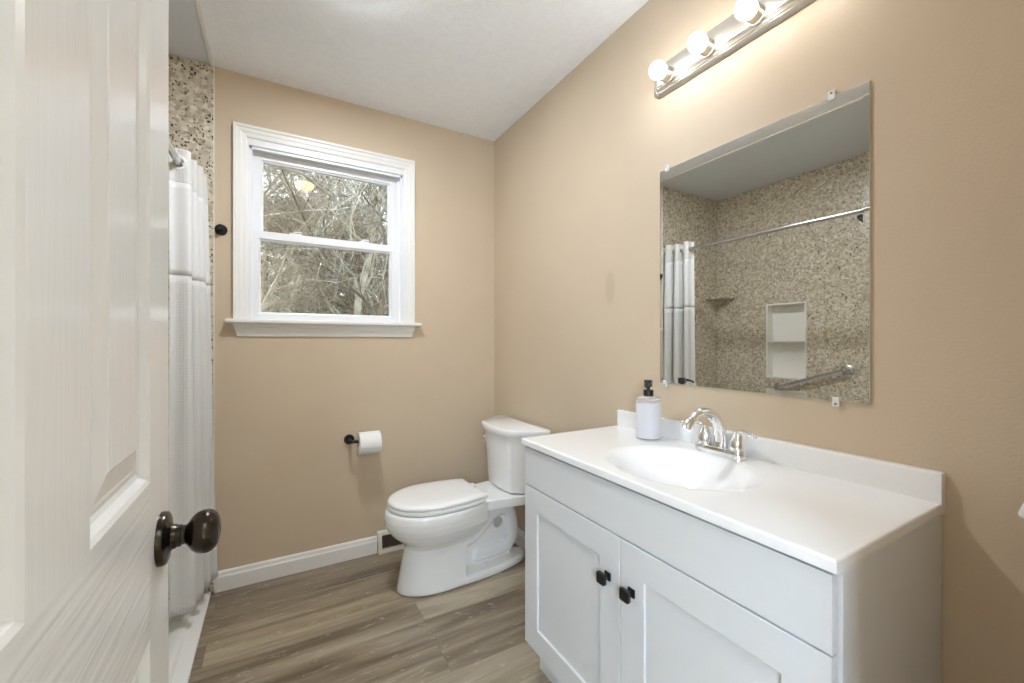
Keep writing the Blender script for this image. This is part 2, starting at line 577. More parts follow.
# casing: profiled frame with mitred corners
cx0, cx1, cz1, cz0 = -0.1738, 0.6935, 2.1965, 1.2687
prof = [(0.0, 0.0), (0.0, 0.019), (0.010, 0.019), (0.016, 0.014), (0.030, 0.013), (0.036, 0.010), (0.050, 0.0085), (0.056, 0.006), (0.056, 0.0)]
bm = bmesh.new()
rings = []
for corner in range(4):
    rg = []
    for w, d in prof:
        if corner == 0: p = (cx0 + w, YB - d, cz0)
        elif corner == 1: p = (cx0 + w, YB - d, cz1 - w)
        elif corner == 2: p = (cx1 - w, YB - d, cz1 - w)
        else: p = (cx1 - w, YB - d, cz0)
        rg.append(p)
    rings.append(rg)
add_loft(bm, rings)
wpart('casing', bm, M['trim'])
bm = box((-0.2045, YB - 0.047, 1.2495), (0.7265, YB + 0.03, 1.2685))
wpart('stool', bm, M['trim'], bevel=0.005, seg=3)
# apron with slanted ends and a moulded face
bm = bmesh.new()
ap = [(0.0, 1.2495), (0.017, 1.2495), (0.017, 1.232), (0.013, 1.225), (0.012, 1.205), (0.007, 1.188), (0.0, 1.188)]
rings = []
for s in (0, 1):
    rg = []
    for d, z in ap:
        t = (1.2495 - z) / 0.0615
        x = -0.177 + 0.019 * t if s == 0 else 0.697 - 0.019 * t
        rg.append((x, YB - d, z))
    rings.append(rg)
add_loft(bm, rings)
wpart('apron', bm, M['trim'])

def sash(name, x0, x1, z0, z1, gx0, gx1, gz0, gz1, ya, yb):
    bm = bmesh.new()
    def ring(a, b, c, d, y):
        return [(a, y, c), (b, y, c), (b, y, d), (a, y, d)]
    s = 0.010
    add_loft(bm, [ring(x0, x1, z0, z1, yb), ring(x0, x1, z0, z1, ya), ring(gx0 - s, gx1 + s, gz0 - s, gz1 + s, ya),
                  ring(gx0 - s * .6, gx1 + s * .6, gz0 - s * .6, gz1 + s * .6, ya + 0.006),
                  ring(gx0, gx1, gz0, gz1, ya + 0.009), ring(gx0, gx1, gz0, gz1, yb)], False, False)
    # back faces
    R = [bm.verts.new(p) for p in ring(x0, x1, z0, z1, yb)]
    Q = [bm.verts.new(p) for p in ring(gx0, gx1, gz0, gz1, yb)]
    for i in range(4):
        j = (i + 1) % 4
        bm.faces.new((R[i], Q[i], Q[j], R[j]))
    bmesh.ops.remove_doubles(bm, verts=bm.verts[:], dist=1e-5)
    o = wpart(name, bm, M['vinyl'])
    g = box((gx0 - 0.003, (ya + yb) / 2 - 0.002, gz0 - 0.003), (gx1 + 0.003, (ya + yb) / 2 + 0.002, gz1 + 0.003))
    wpart('pane', g, M['glass'], o)
    return o
up = sash('upper_sash', -0.100, 0.612, 1.672, 2.096, -0.0535, 0.5605, 1.705, 2.057, YB + 0.050, YB + 0.080)
lo = sash('lower_sash', -0.104, 0.611, 1.272, 1.703, -0.0640, 0.5605, 1.307, 1.657, YB + 0.010, YB + 0.046)
for x in (0.09, 0.42):
    bm = box((x - 0.028, YB + 0.014, 1.703), (x + 0.028, YB + 0.040, 1.709))
    add_lathe(bm, [(0, 0.011), (0.008, 0.011), (0.012, 0.006)], (x, YB + 0.027, 1.709), (0, 0, 1), 16)
    add_box(bm, (x - 0.004, YB + 0.010, 1.712), (x + 0.026, YB + 0.02, 1.720))
    wpart('sash_lock', bm, M['vinyl'], lo, bevel=0.0015)
for x in (-0.1045, 0.6215):
    bm = box((x - 0.006, YB + 0.022, 1.78), (x + 0.006, YB + 0.030, 1.815))
    wpart('tilt_latch', bm, M['vinyl'], up, bevel=0.001)

# ------------------------------------------------------------------ shower
sur = thing('shower_surround', 'speckled beige stone-look shower wall panels with white recessed niche', 'shower wall', (-0.6, 1.6, 0.0))
nY0, nY1 = 1.6185, 1.914
pz0 = 0.014
bm = bmesh.new()
add_box(bm, (XS, YB - 0.008, pz0), (-0.2500, YB - 0.0005, CZ - 0.001))
part('back_panel', bm, M['stone'], sur)
bm = bmesh.new()
X0, X1 = XS - 0.012, XS
n1 = (0.868, 1.466); n2 = (0.52, 0.782)
ylo, yhi = 0.842, YB - 0.0085
add_box(bm, (X0, ylo, pz0), (X1, nY0, CZ - 0.001)); add_box(bm, (X0, nY1, pz0), (X1, yhi, CZ - 0.001))
for a, b in ((pz0, n2[0]), (n2[1], n1[0]), (n1[1], CZ - 0.001)):
    add_box(bm, (X0, nY0, a), (X1, nY1, b))
part('long_panel', bm, M['stone'], sur)
part('end_panel', box((XS, 0.834, pz0), (-0.262, 0.842, CZ - 0.001)), M['stone'], sur)
part('edge_strip', box((-0.2500, YB - 0.009, 0.016), (-0.2468, YB - 0.0005, CZ - 0.001)), M['trim'], sur)
for (za, zb) in (n1, n2):
    bm = bmesh.new()
    t = 0.012
    xb, xf = XS - 0.085, XS + 0.004
    add_box(bm, (xb, nY0, za), (xb + 0.004, nY1, zb))
    add_box(bm, (xb, nY0, za), (xf, nY0 + t, zb)); add_box(bm, (xb, nY1 - t, za), (xf, nY1, zb))
    add_box(bm, (xb, nY0 + t, za), (xf, nY1 - t, za + t)); add_box(bm, (xb, nY0 + t, zb - t), (xf, nY1 - t, zb))
    nm = part('niche', bm, M['niche'], sur, bevel=0.002)
    if za > 0.8:
        part('niche_shelf', box((xb + 0.003, nY0 + t - 0.001, 1.156), (xf - 0.004, nY1 - t + 0.001, 1.168)), M['niche'], nm, bevel=0.002)

# corner shelf
bm = bmesh.new()
poly = [(XS + 0.001, YB - 0.0095)] + [(XS + 0.001 + 0.165 * math.sin(a), YB - 0.0095 - 0.165 * math.cos(a)) for a in [i * PI / 24 for i in range(13)]]
add_loft(bm, [[(x, y, z) for x, y in poly] for z in (1.536, 1.556)])
cs = thing('corner_shelf', 'small speckled corner shelf inside the shower', 'shelf', (XS, YB, 1.53))
part('shelf_top', bm, M['stone'], cs, bevel=0.003)
part('support', prism([(XS + 0.001, YB - 0.0095), (XS + 0.08, YB - 0.0095), (XS + 0.001, YB - 0.09)], 1.50, 1.536), M['stone'], cs)

# low shower tray with a flat threshold along the floor
base_t = thing('shower_tray', 'white low shower tray with a flat threshold along the floor', 'shower tray', (-0.66, 1.6, 0))
pr_ = [(-0.2585, 0.0005), (-0.2590, 0.0065), (-0.2620, 0.010), (-0.300, 0.012), (-0.3065, 0.013), (-0.314, 0.026), (-0.322, 0.029), (-0.335, 0.028), (-0.36, 0.020), (-0.62, 0.012), (-0.98, 0.018), (XS + 0.012, 0.05), (XS + 0.012, 0.0005)]
bm = bmesh.new()
add_loft(bm, [[(x, y, z) for x, z in pr_] for y in (0.842, YB - 0.0085)])
part('pan', bm, M['acrylic'], base_t, smooth=True)
bm = bmesh.new()
add_lathe(bm, [(0, 0.05), (0.003, 0.048), (0.004, 0.03), (0.0035, 0.001)], (-0.62, 1.1, 0.0125), (0, 0, 1), 24)
part('drain', bm, M['chrome'], base_t)

# curtain rod
rx, rz = -0.335, 1.870
rod = thing('curtain_rod', 'brushed steel rod across the shower opening holding the white curtain', 'rod', (rx, 1.6, rz))
part('pole', tube([(rx, 0.846, rz), (rx, YB - 0.0095, rz)], 0.0125, 20), M['steel'], rod, smooth=True)
for y, d in ((0.8425, 1), (YB - 0.0085, -1)):
    part('flange', lathe([(0, 0.032), (0.006, 0.032), (0.016, 0.019), (0.028, 0.0165), (0.030, 0.013)], (rx, y, rz), (0, d, 0)), M['steel'], rod, smooth=True)

# curtain
cur = thing('shower_curtain', 'white waffle shower curtain with sheer band bunched beside the window wall', 'curtain', (rx, 2.17, 0.08))
CN = 300
FOLDS = 3.5
ZT, Z1, Z2, ZB = 1.922, 1.790, 1.420, 0.085
def cpt(u, z):
    t = (ZT - z) / (ZT - ZB)                       # 0 top .. 1 hem
    s = u * FOLDS * 2 * PI
    amp = (0.026 + 0.016 * min(1, u * 2.2) + 0.004 * math.sin(u * 9.1)) * (1 + 0.12 * t)
    y = 2.060 + 0.262 * u + 0.008 * math.sin(2 * s) - 0.02 * t * (1 - u) + 0.010 * t * u
    x = rx + 0.022 * u + 0.022 * t * u + 0.008 * t - amp * math.cos(s + 0.25 * math.sin(3 * t + 5 * u))
    x += 0.004 * math.sin(7 * t + 13 * u) * t
    return Vector((x, y, z + 0.004 * math.sin(s * 0.5 + 1)))
holes = []
def cloth_part(name, za, zb, rows, mat):
    bm = bmesh.new()
    uvl = bm.loops.layers.uv.new('UVMap')
    us = [i / CN for i in range(CN + 1)]
    arc = [0.0]
    for i in range(CN):
        arc.append(arc[-1] + (cpt(us[i + 1], za) - cpt(us[i], za)).length)
    V = [[bm.verts.new(cpt(u, za + (zb - za) * r / rows)) for u in us] for r in range(rows + 1)]
    for r in range(rows):
        for i in range(CN):
            f = bm.faces.new((V[r][i], V[r][i + 1], V[r + 1][i + 1], V[r + 1][i]))
            zz = [za + (zb - za) * r / rows, za + (zb - za) * (r + 1) / rows]
            for l, (ii, k) in zip(f.loops, ((i, 0), (i + 1, 0), (i + 1, 1), (i, 1))):
                l[uvl].uv = (arc[ii], zz[k])
    if name == 'header':            # punch the eyelets where the rod goes through
        dead = [f for f in bm.faces if (lambda c: math.hypot(c.x - rx, c.z - rz) < 0.0185)(f.calc_center_median())]
        bmesh.ops.delete(bm, geom=dead, context='FACES')
    o = part(name, bm, mat, cur, smooth=True, angle=180)
    so = o.modifiers.new('thick', 'SOLIDIFY')
    so.thickness = 0.0016
    so.offset = 0
    return o
header = cloth_part('header', ZT, Z1, 40, M['header'])
cloth_part('sheer_band', Z1, Z2, 14, M['sheer'])
cloth_part('waffle_body', Z2, ZB, 40, M['waffle'])
# eyelet rings
prev = None
for i in range(CN * 4 + 1):
    u = i / (CN * 4)
    p = cpt(u, rz)
    d = p.x - rx
    if prev is not None and prev * d < 0:
        a = (cpt(min(1, u + 0.004), rz) - cpt(max(0, u - 0.004), rz)); a.z = 0
        nrm = Vector((a.y, -a.x, 0)).normalized()
        bm = bmesh.new()
        ringR, tr_ = 0.024, 0.0062
        e1 = a.normalized(); e2 = Vector((0, 0, 1))
        cpos = Vector((rx, p.y, rz))
        rings = []
        for k in range(32):
            an = 2 * PI * k / 32
            rad = e1 * math.cos(an) + e2 * math.sin(an)
            rings.append([cpos + rad * (ringR + tr_ * math.cos(q)) + nrm * (0.0032 * math.sin(q)) for q in [2 * PI * j / 10 for j in range(10)]])
        rings.append(rings[0])
        add_loft(bm, rings, False, False)
        bmesh.ops.remove_doubles(bm, verts=bm.verts[:], dist=1e-6)
        part('eyelet', bm, M['seat'], header, smooth=True)
    prev = d if abs(d) > 1e-9 else prev

# grab bar on the long shower wall
gb = thing('grab_bar', 'slanted steel grab bar on the speckled shower wall', 'grab bar', (XS, 1.58, 0.88))
A = Vector((XS, 1.357, 0.962)); B = Vector((XS, 1.815, 0.798))
off_ = Vector((0.042, 0, 0)); dAB = (B - A).normalized() * 0.03
part('bar', tube(spline([A + Vector((0.004, 0, 0)), A + off_ * 0.6, A + off_ + dAB * 0.5, A + off_ + dAB * 2, B + off_ - dAB * 2, B + off_ - dAB * 0.5, B + off_ * 0.6, B + Vector((0.004, 0, 0))], 8), 0.0145, 16), M['steel'], gb, smooth=True)
for p in (A, B):
    part('flange', lathe([(0.0005, 0.038), (0.006, 0.038), (0.011, 0.030), (0.013, 0.016)], p, (1, 0, 0)), M['steel'], gb, smooth=True)

# shower head on its arm from the end wall
sh = thing('showerhead', 'black shower head high in the shower seen in the mirror', 'shower head', (-0.66, 0.845, 1.95))
part('arm', tube(spline([(-0.66, 0.843, 1.98), (-0.66, 0.93, 1.985), (-0.66, 1.02, 1.965), (-0.66, 1.075, 1.925)], 6), 0.009, 12), M['black'], sh, smooth=True)
part('flange', lathe([(0, 0.03), (0.004, 0.03), (0.012, 0.012)], (-0.66, 0.8425, 1.98), (0, 1, 0)), M['black'], sh, smooth=True)
part('spray_head', lathe([(0, 0.010), (0.012, 0.014), (0.028, 0.020), (0.045, 0.042), (0.062, 0.046), (0.068, 0.040), (0.069, 0.001)], (-0.66, 1.072, 1.93), (0, 0.75, -0.66)), M['black'], sh, smooth=True)

# ------------------------------------------------------------------ open door
DF = -0.1257                       # face towards the camera
dy0, dy1 = 0.056, 0.7163
cols = [(0.150, 0.3472), (0.4437, 0.6213)]
rows_ = [(0.24, 0.8208), (0.9995, 1.62), (1.73, 1.925)]
steps = [(0.0, 0.0), (0.005, 0.002), (0.011, 0.0075), (0.016, 0.009), (0.020, 0.009), (0.026, 0.0065), (0.047, 0.0025), (0.049, 0.0015)]
def door_leaf():
    bm = bmesh.new()
    ys = [dy0, cols[0][0], cols[0][1], cols[1][0], cols[1][1], dy1]
    zs = [0.012] + [z for r in rows_ for z in r] + [2.035]
    back = DF - 0.035
    for side in (0, 1):
        X = DF if side == 0 else back
        sg = -1 if side == 0 else 1
        for i in range(5):
            for j in range(len(zs) - 1):
                y0, y1, z0, z1 = ys[i], ys[i + 1], zs[j], zs[j + 1]
                panel = i in (1, 3) and j in (1, 3, 5)
                if not panel:
                    v = [bm.verts.new((X, y, z)) for y, z in ((y0, z0), (y1, z0), (y1, z1), (y0, z1))]
                    f = bm.faces.new(v)
                    f.material_index = 1 if (j % 2 == 0 and 0 < i < 4) else 0
                else:
                    rg = [[(X + sg * d, y, z) for y, z in ((y0 + w, z0 + w), (y1 - w, z0 + w), (y1 - w, z1 - w), (y0 + w, z1 - w))] for w, d in steps]
                    add_loft(bm, rg, False, True)
    # edges
    for (a, b) in (((dy0, 0.012), (dy1, 0.012)), ((dy1, 0.012), (dy1, 2.035)), ((dy1, 2.035), (dy0, 2.035)), ((dy0, 2.035), (dy0, 0.012))):
        bm.faces.new([bm.verts.new(p) for p in ((DF, *a), (DF, *b), (back, *b), (back, *a))])
    bmesh.ops.remove_doubles(bm, verts=bm.verts[:], dist=1e-5)
    return bm
door = struct('door_1', door_leaf(), [M['door_v'], M['door_h']], 'open white six panel door with a dark bronze knob')
kp = Vector((DF, 0.671, 0.9145))
knob_prof = [(0.0265, 0.0125), (0.029, 0.0160), (0.0325, 0.0210), (0.037, 0.0248), (0.0425, 0.0268), (0.048, 0.0272), (0.053, 0.0256), (0.057, 0.0222), (0.060, 0.0175), (0.0615, 0.012), (0.062, 0.0075), (0.0615, 0.001)]
def lock_side(s):
    o_ = kp if s > 0 else kp + Vector((-0.035, 0, 0))
    ax = (s, 0, 0)
    ro = obj('rosette', lathe([(0.0, 0.0325), (0.004, 0.0325), (0.0065, 0.0315), (0.008, 0.029), (0.009, 0.020), (0.012, 0.0155), (0.016, 0.0145)], o_, ax, 40), M['bronze'], None, smooth=True)
    ro.parent = door
    kn = obj('knob', lathe([(0.013, 0.0135), (0.021, 0.0135), (0.0215, 0.0118), (0.0255, 0.0118)] + knob_prof, o_, ax, 40), M['bronze'], None, smooth=True)
    kn.parent = door
    if s > 0:
        k2 = obj('keyhole', box((o_.x + 0.0610, o_.y - 0.0012, o_.z - 0.005), (o_.x + 0.0622, o_.y + 0.0012, o_.z + 0.005)), M['dark'], None)
        k2.parent = kn
lock_side(1); lock_side(-1)
lp = obj('latch_plate', box((DF - 0.030, dy1 - 0.0005, 0.885), (DF - 0.005, dy1 + 0.0012, 0.943)), M['bronze'], None, bevel=0.001)
lp.parent = door
for z in (0.25, 1.02, 1.80):
    h = obj('hinge', tube([(DF + 0.004, dy0 - 0.003, z - 0.045), (DF + 0.004, dy0 - 0.003, z + 0.045)], 0.005, 10), M['bronze'], None, smooth=True)
    h.parent = door

# ------------------------------------------------------------------ robe hook and toilet roll holder
hk = thing('robe_hook', 'round black robe hook on the tan wall left of the window', 'hook', (-0.2235, YB, 1.684))
part('plate', lathe([(0.0, 0.0255), (0.005, 0.0255), (0.008, 0.023), (0.009, 0.001)], (-0.2215, YB - 0.0005, 1.684), (0, -1, 0), 36), M['black'], hk, smooth=True)
part('peg', tube([(-0.2215, YB - 0.005, 1.684), (-0.2215, YB - 0.036, 1.684)], 0.0065, 14), M['black'], hk, smooth=True)
part('peg_cap', tube([(-0.2215, YB - 0.034, 1.676), (-0.2215, YB - 0.034, 1.702)], 0.0075, 14), M['black'], hk, smooth=True)

hol = thing('toilet_roll_holder', 'black toilet roll holder on the tan wall below the window', 'toilet roll holder', (0.341, YB, 0.637))
part('plate', lathe([(0.0, 0.026), (0.006, 0.026), (0.009, 0.023), (0.010, 0.001)], (0.341, YB - 0.0005, 0.640), (0, -1, 0), 36), M['black'], hol, smooth=True)
arm = [(0.341, YB - 0.008, 0.640), (0.341, YB - 0.055, 0.640), (0.341, YB - 0.066, 0.640), (0.349, YB - 0.074, 0.640), (0.362, YB - 0.076, 0.640), (0.485, YB - 0.076, 0.640)]
part('arm', tube(spline(arm, 6), 0.0085, 14), M['black'], hol, smooth=True)
rl = thing('toilet_roll', 'white toilet paper roll on the black holder', 'toilet roll', (0.43, YB - 0.076, 0.628))
RC = (0.376, YB - 0.076, 0.6285); RR = 0.0575; RW = 0.108
bm = bmesh.new()
n = 48
def circ(r, x):
    return [(x, RC[1] + r * math.cos(2 * PI * k / n), RC[2] + r * math.sin(2 * PI * k / n)) for k in range(n)]
add_loft(bm, [circ(0.0205, RC[0]), circ(RR - 0.002, RC[0]), circ(RR, RC[0] + 0.002), circ(RR, RC[0] + RW - 0.002), circ(RR - 0.002, RC[0] + RW), circ(0.0205, RC[0] + RW)], False, False)
rb = part('roll', bm, M['paper'], rl, smooth=True)
bm = bmesh.new()
add_loft(bm, [circ(0.0205, RC[0]), circ(0.0205, RC[0] + RW), circ(0.0195, RC[0] + RW), circ(0.0195, RC[0])], False, False)
part('core', bm, M['core'], rl, smooth=True)
# loose end of the sheet: wraps the front a hair above the roll
bm = bmesh.new()
rings = []
for k in range(15):
    a = math.radians(100 + 92 * k / 14)
    rr = RR + 0.0012
    rings.append([(x, RC[1] + (rr - q) * math.cos(a), RC[2] + (rr - q) * math.sin(a)) for x, q in ((RC[0] + 0.002, 0), (RC[0] + RW - 0.002, 0), (RC[0] + RW - 0.002, 0.001), (RC[0] + 0.002, 0.001))])
add_loft(bm, rings)
part('loose_sheet', bm, M['paper'], rb, smooth=True)

# ------------------------------------------------------------------ wall register
vt = thing('floor_register', 'cream heating register with a brown grille at the baseboard behind the toilet', 'vent', (0.64, YB, 0))
vx0, vx1 = 0.486, 0.795
sec = [(0.0005, 0.0005), (0.040, 0.0005), (0.040, 0.012), (0.020, 0.108), (0.014, 0.114), (0.0005, 0.116)]
def secpt(x, s):  # s along the sloped face 0..1
    return (x, YB - (0.040 - 0.020 * s), 0.012 + 0.096 * s)
bm = bmesh.new()
for xa, xb in ((vx0, vx0 + 0.022), (vx1 - 0.022, vx1)):
    add_loft(bm, [[(x, YB - d, z) for d, z in sec] for x in (xa, xb)])
for s0, s1 in ((0.0, 0.15), (0.84, 1.0)):
    add_loft(bm, [[secpt(x, s0), secpt(x, s1), (x, YB - 0.010, secpt(x, s1)[2]), (x, YB - 0.010, secpt(x, s0)[2])] for x in (vx0 + 0.02, vx1 - 0.02)])
add_loft(bm, [[(x, YB - d, z) for d, z in ((0.0005, 0.106), (0.021, 0.106), (0.014, 0.114), (0.0005, 0.116))] for x in (vx0 + 0.02, vx1 - 0.02)])
add_box(bm, (vx0 + 0.02, YB - 0.040, 0.0005), (vx1 - 0.02, YB - 0.004, 0.013))
part('frame', bm, M['vent_frame'], vt, bevel=0.0015)
bm = bmesh.new()
x = vx0 + 0.024
while x < vx1 - 0.024:
    add_loft(bm, [[secpt(x, 0.12), secpt(x, 0.86), (x, YB - 0.012, 0.094), (x, YB - 0.012, 0.024)], [secpt(x + 0.0022, 0.12), secpt(x + 0.0022, 0.86), (x + 0.0022, YB - 0.012, 0.094), (x + 0.0022, YB - 0.012, 0.024)]])
    x += 0.0055
add_box(bm, (vx0 + 0.021, YB - 0.0115, 0.014), (vx1 - 0.021, YB - 0.010, 0.106))
part('grille', bm, M['vent_grille'], vt)

# ------------------------------------------------------------------ toilet (faces -X)
TY = 1.930
toi = thing('toilet', 'white two piece toilet with closed lid against the right wall', 'toilet', (0.85, TY, 0))
def egg(xf, xc, xb, w, wb, z, nf=26, nb=10, rear_ellipse=False):
    pts = []
    for k in range(nf + 1):                       # far side -> front -> near side
        a = PI / 2 - PI * k / nf
        pts.append((xc - (xc - xf) * math.cos(a), TY + w * math.sin(a), z))
    for k in range(1, nb + 1):
        s = k / nb
        yy = w * math.sqrt(max(0.0, 1 - (s * 0.985) ** 2)) if rear_ellipse else w - (w - wb) * s * s
        pts.append((xc + (xb - xc) * s, TY - yy, z))
    for k in range(nb, 0, -1):
        s = k / nb
        yy = w * math.sqrt(max(0.0, 1 - (s * 0.985) ** 2)) if rear_ellipse else w - (w - wb) * s * s
        pts.append((xc + (xb - xc) * s, TY + yy, z))
    return pts
bm = bmesh.new()
lv = [(0.001, .490, .68, .795, .106, .100), (0.012, .488, .68, .795, .107, .101), (0.05, .494, .68, .795, .103, .098), (0.12, .507, .68, .795, .099, .095), (0.175, .519, .68, .80, .097, .092),
      (0.205, .524, .68, .83, .102, .090), (0.225, .514, .67, .85, .116, .094), (0.245, .492, .665, .87, .134, .100), (0.268, .466, .66, .885, .152, .108), (0.295, .446, .66, .905, .166, .118),
      (0.32, .435, .66, .90, .173, .120), (0.35, .432, .66, .90, .1755, .122), (0.375, .436, .66, .90, .174, .122), (0.386, .444, .66, .91, .168, .122)]
add_loft(bm, [egg(a, b, c, d, e, z) for z, a, b, c, d, e in lv])
# foot plate
add_loft(bm, [egg(.56, .80, 1.172, .104, 0, z, rear_ellipse=True) if z < 0.03 else egg(.57, .80, 1.162, .097, 0, z, rear_ellipse=True) for z in (0.001, 0.022, 0.040)])
# rear deck
dk = [[(x, TY + s * w, z) for x, w in ((.82, .115), (.90, .125), (1.06, .150), (1.165, .155)) for s in (1,)] + [(x, TY - w, z) for x, w in ((1.165, .155), (1.06, .150), (.90, .125), (.82, .115))] for z in (0.340, 0.388)]
add_loft(bm, dk)
# web and trapway
hx, hz, hr = 1.014, .216, .027
ang = [2 * PI * k / 24 for k in range(24)]
def sq(a):
    c_, s_ = math.cos(a), math.sin(a)
    tx = ((1.10 if c_ > 0 else .80) - hx) / c_ if abs(c_) > 1e-6 else 9
    tz = ((.345 if s_ > 0 else .03) - hz) / s_ if abs(s_) > 1e-6 else 9
    q = min(tx, tz)
    return (hx + q * c_, hz + q * s_)
outer = [sq(a) for a in ang]
inner = [(hx + hr * math.cos(a), hz + hr * math.sin(a)) for a in ang]
add_loft(bm, [[(x, TY - .008, z) for x, z in inner], [(x, TY - .008, z) for x, z in outer], [(x, TY + .008, z) for x, z in outer], [(x, TY + .008, z) for x, z in inner], [(x, TY - .008, z) for x, z in inner]], False, False)
bmesh.ops.remove_doubles(bm, verts=bm.verts[:], dist=1e-6)
path = [(.70, .165), (.79, .160), (.86, .178), (.92, .222), (.965, .264), (1.02, .287), (1.072, .270), (1.092, .212), (1.092, .142), (1.066, .096), (1.00, .081), (.895, .078)]
add_tube(bm, spline([(x, TY, z) for x, z in path], 6), [0.0365] * (len(path) * 6 - 5), 20)
add_lathe(bm, [(-0.014, 0.022), (0.0, 0.0345), (0.03, 0.0365)], (.880, TY, .078), (1, 0, 0), 20)
# second fold under the rim at the back of the bowl
add_tube(bm, spline([(.72, TY, .225), (.80, TY, .232), (.850, TY, .268), (.88, TY, .34)], 6), 0.058, 20)
bowl = part('bowl', bm, M['china'], toi, smooth=True, angle=180)
rm = bowl.modifiers.new('fuse', 'REMESH')
rm.mode = 'VOXEL'; rm.voxel_size = 0.0035; rm.use_smooth_shade = True
smo = bowl.modifiers.new('soft', 'SMOOTH')
smo.iterations = 3; smo.factor = 0.5
def slab(levels):
    b_ = bmesh.new()
    add_loft(b_, [egg(.447 + g, .655, xb, .170 - g, .135 - g * .5, z) for z, g, xb in levels])
    return b_
st = part('seat', slab([(.3895, .006, .876), (.3915, .001, .879), (.397, 0, .880), (.4045, .001, .879), (.407, .005, .876)]), M['seat'], toi, smooth=True, angle=50)
part('lid', slab([(.4105, .006, .876), (.412, .002, .879), (.418, .001, .880), (.425, .004, .877), (.430, .012, .870), (.4335, .030, .856), (.435, .075, .81), (.4355, .12, .75)]), M['seat'], toi, smooth=True, angle=60)
for y in (TY - 0.072, TY + 0.072):
    part('hinge', box((.876, y - 0.022, .3875), (.915, y + 0.022, .412)), M['seat'], toi, bevel=0.006, seg=3)
for y, x in ((TY - 0.13, .58), (TY + 0.13, .58), (TY - 0.14, .75), (TY + 0.14, .75)):
    part('bumper', box((x - 0.006, y - 0.006, .385), (x + 0.006, y + 0.006, .391)), M['seat'], st)
for s in (-1, 1):
    part('bolt_cap', lathe([(0, 0.0135), (0.008, 0.0135), (0.014, 0.011), (0.018, 0.006), (0.0195, 0.0005)], (.905, TY + s * 0.066, 0.040), (0, 0, 1), 24), M['seat'], toi, smooth=True)

def tank_outline(dx, wf, wbk, xb, z, bow):
    """front edge bowed, flanks slanted out towards the wall"""
    xf = dx
    pts = []
    nn = 12
    for k in range(nn + 1):
        t = -1 + 2 * k / nn
        pts.append((xf + bow * t * t, TK - wf * t * -1, z))
    xs_ = xf + bow
    xe = xb - 0.040
    pts2 = [(xs_ + (xe - xs_) * q, TK + wf + (wbk - wf) * q, z) for q in (0.06, 0.35, 0.7, 1.0)] + [(xb - 0.008, TK + wbk - 0.004, z), (xb, TK + wbk - 0.025, z)]
    return pts + pts2 + [(a, 2 * TK - b, c) for a, b, c in reversed(pts2)]
TK = 1.948
XBK = 1.190
bm = bmesh.new()
add_loft(bm, [tank_outline(1.030, .112, .192, 1.165, .3905, .012), tank_outline(1.016, .126, .205, 1.175, .397, .014), tank_outline(1.012, .129, .212, 1.185, .43, .016), tank_outline(1.002, .138, .226, XBK, .56, .020), tank_outline(.990, .145, .240, XBK, .684, .023)])
part('tank', bm, M['china'], toi, smooth=True, angle=48)
bm = bmesh.new()
add_loft(bm, [tank_outline(.978, .150, .250, XBK + .004, .6845, .026), tank_outline(.974, .153, .254, XBK + .006, .692, .026), tank_outline(.972, .154, .256, XBK + .008, .712, .026), tank_outline(.976, .151, .252, XBK + .006, .719, .026), tank_outline(.986, .144, .242, XBK - .002, .7225, .024)])
part('tank_lid', bm, M['china'], toi, smooth=True, angle=40)
part('flush_lever', tube([(1.010, TK + 0.10, .645), (.980, TK + 0.10, .645), (.974, TK + 0.085, .644), (.972, TK + 0.035, .640)], 0.006, 12), M['chrome'], toi, smooth=True)
# water supply at the wall
part('supply_line', tube(spline([(1.195, 2.19, .17), (1.15, 2.19, .17), (1.12, 2.17, .20), (1.12, 2.10, .33), (1.12, 2.07, .388)], 6), 0.006, 10), M['chrome'], toi, smooth=True)
# ------------------------------------------------------------------ vanity cabinet
VY0, VY1 = 0.3075, 1.2330
VX = 0.772                        # carcass front
cab = thing('vanity_cabinet', 'white shaker vanity cabinet with two doors below the sink top', 'cabinet', (1.0, 0.77, 0))
bm = bmesh.new()
t = 0.016
for ya, yb in ((VY0, VY0 + t), (VY1 - t, VY1)):      # sides with toe notch
    poly = [(VX, 0.115), (0.817, 0.115), (0.817, 0.0), (XR - 0.0025, 0.0), (XR - 0.0025, 0.8045), (VX, 0.8045)]
    add_loft(bm, [[(x, ya, z) for x, z in poly], [(x, yb, z) for x, z in poly]])
add_box(bm, (VX, VY0 + t, 0.115), (XR - 0.0025, VY1 - t, 0.131))      # bottom
add_box(bm, (XR - 0.008, VY0 + t, 0.131), (XR - 0.0025, VY1 - t, 0.80))   # back
add_box(bm, (VX, VY0 + t, 0.655), (VX + 0.016, VY1 - t, 0.800))        # face frame rail
add_box(bm, (VX, VY0 + t, 0.131), (VX + 0.016, VY0 + 0.04, 0.655)); add_box(bm, (VX, VY1 - 0.04, 0.131), (VX + 0.016, VY1 - t, 0.655))
part('body', bm, M['cabinet'], cab, bevel=0.001)
part('toe_kick', box((0.817, VY0 + t, 0.0005), (0.829, VY1 - t, 0.115)), M['cabinet'], cab)
FX = 0.7515
bm = box((FX, 0.3135, 0.6725), (VX - 0.001, 1.2270, 0.7985))
part('false_drawer_front', bm, M['cabinet'], cab, bevel=0.0015)
def shaker(y0, y1, z0, z1, st_=0.0755):
    bm = bmesh.new()
    def ring(g, x):
        return [(x, y0 + g, z0 + g), (x, y1 - g, z0 + g), (x, y1 - g, z1 - g), (x, y0 + g, z1 - g)]
    add_loft(bm, [ring(0, VX - 0.001), ring(0, FX + 0.0012), ring(0.0012, FX), ring(st_ - 0.001, FX), ring(st_, FX + 0.001), ring(st_ + 0.0005, FX + 0.0075)])
    return bm
doors = []
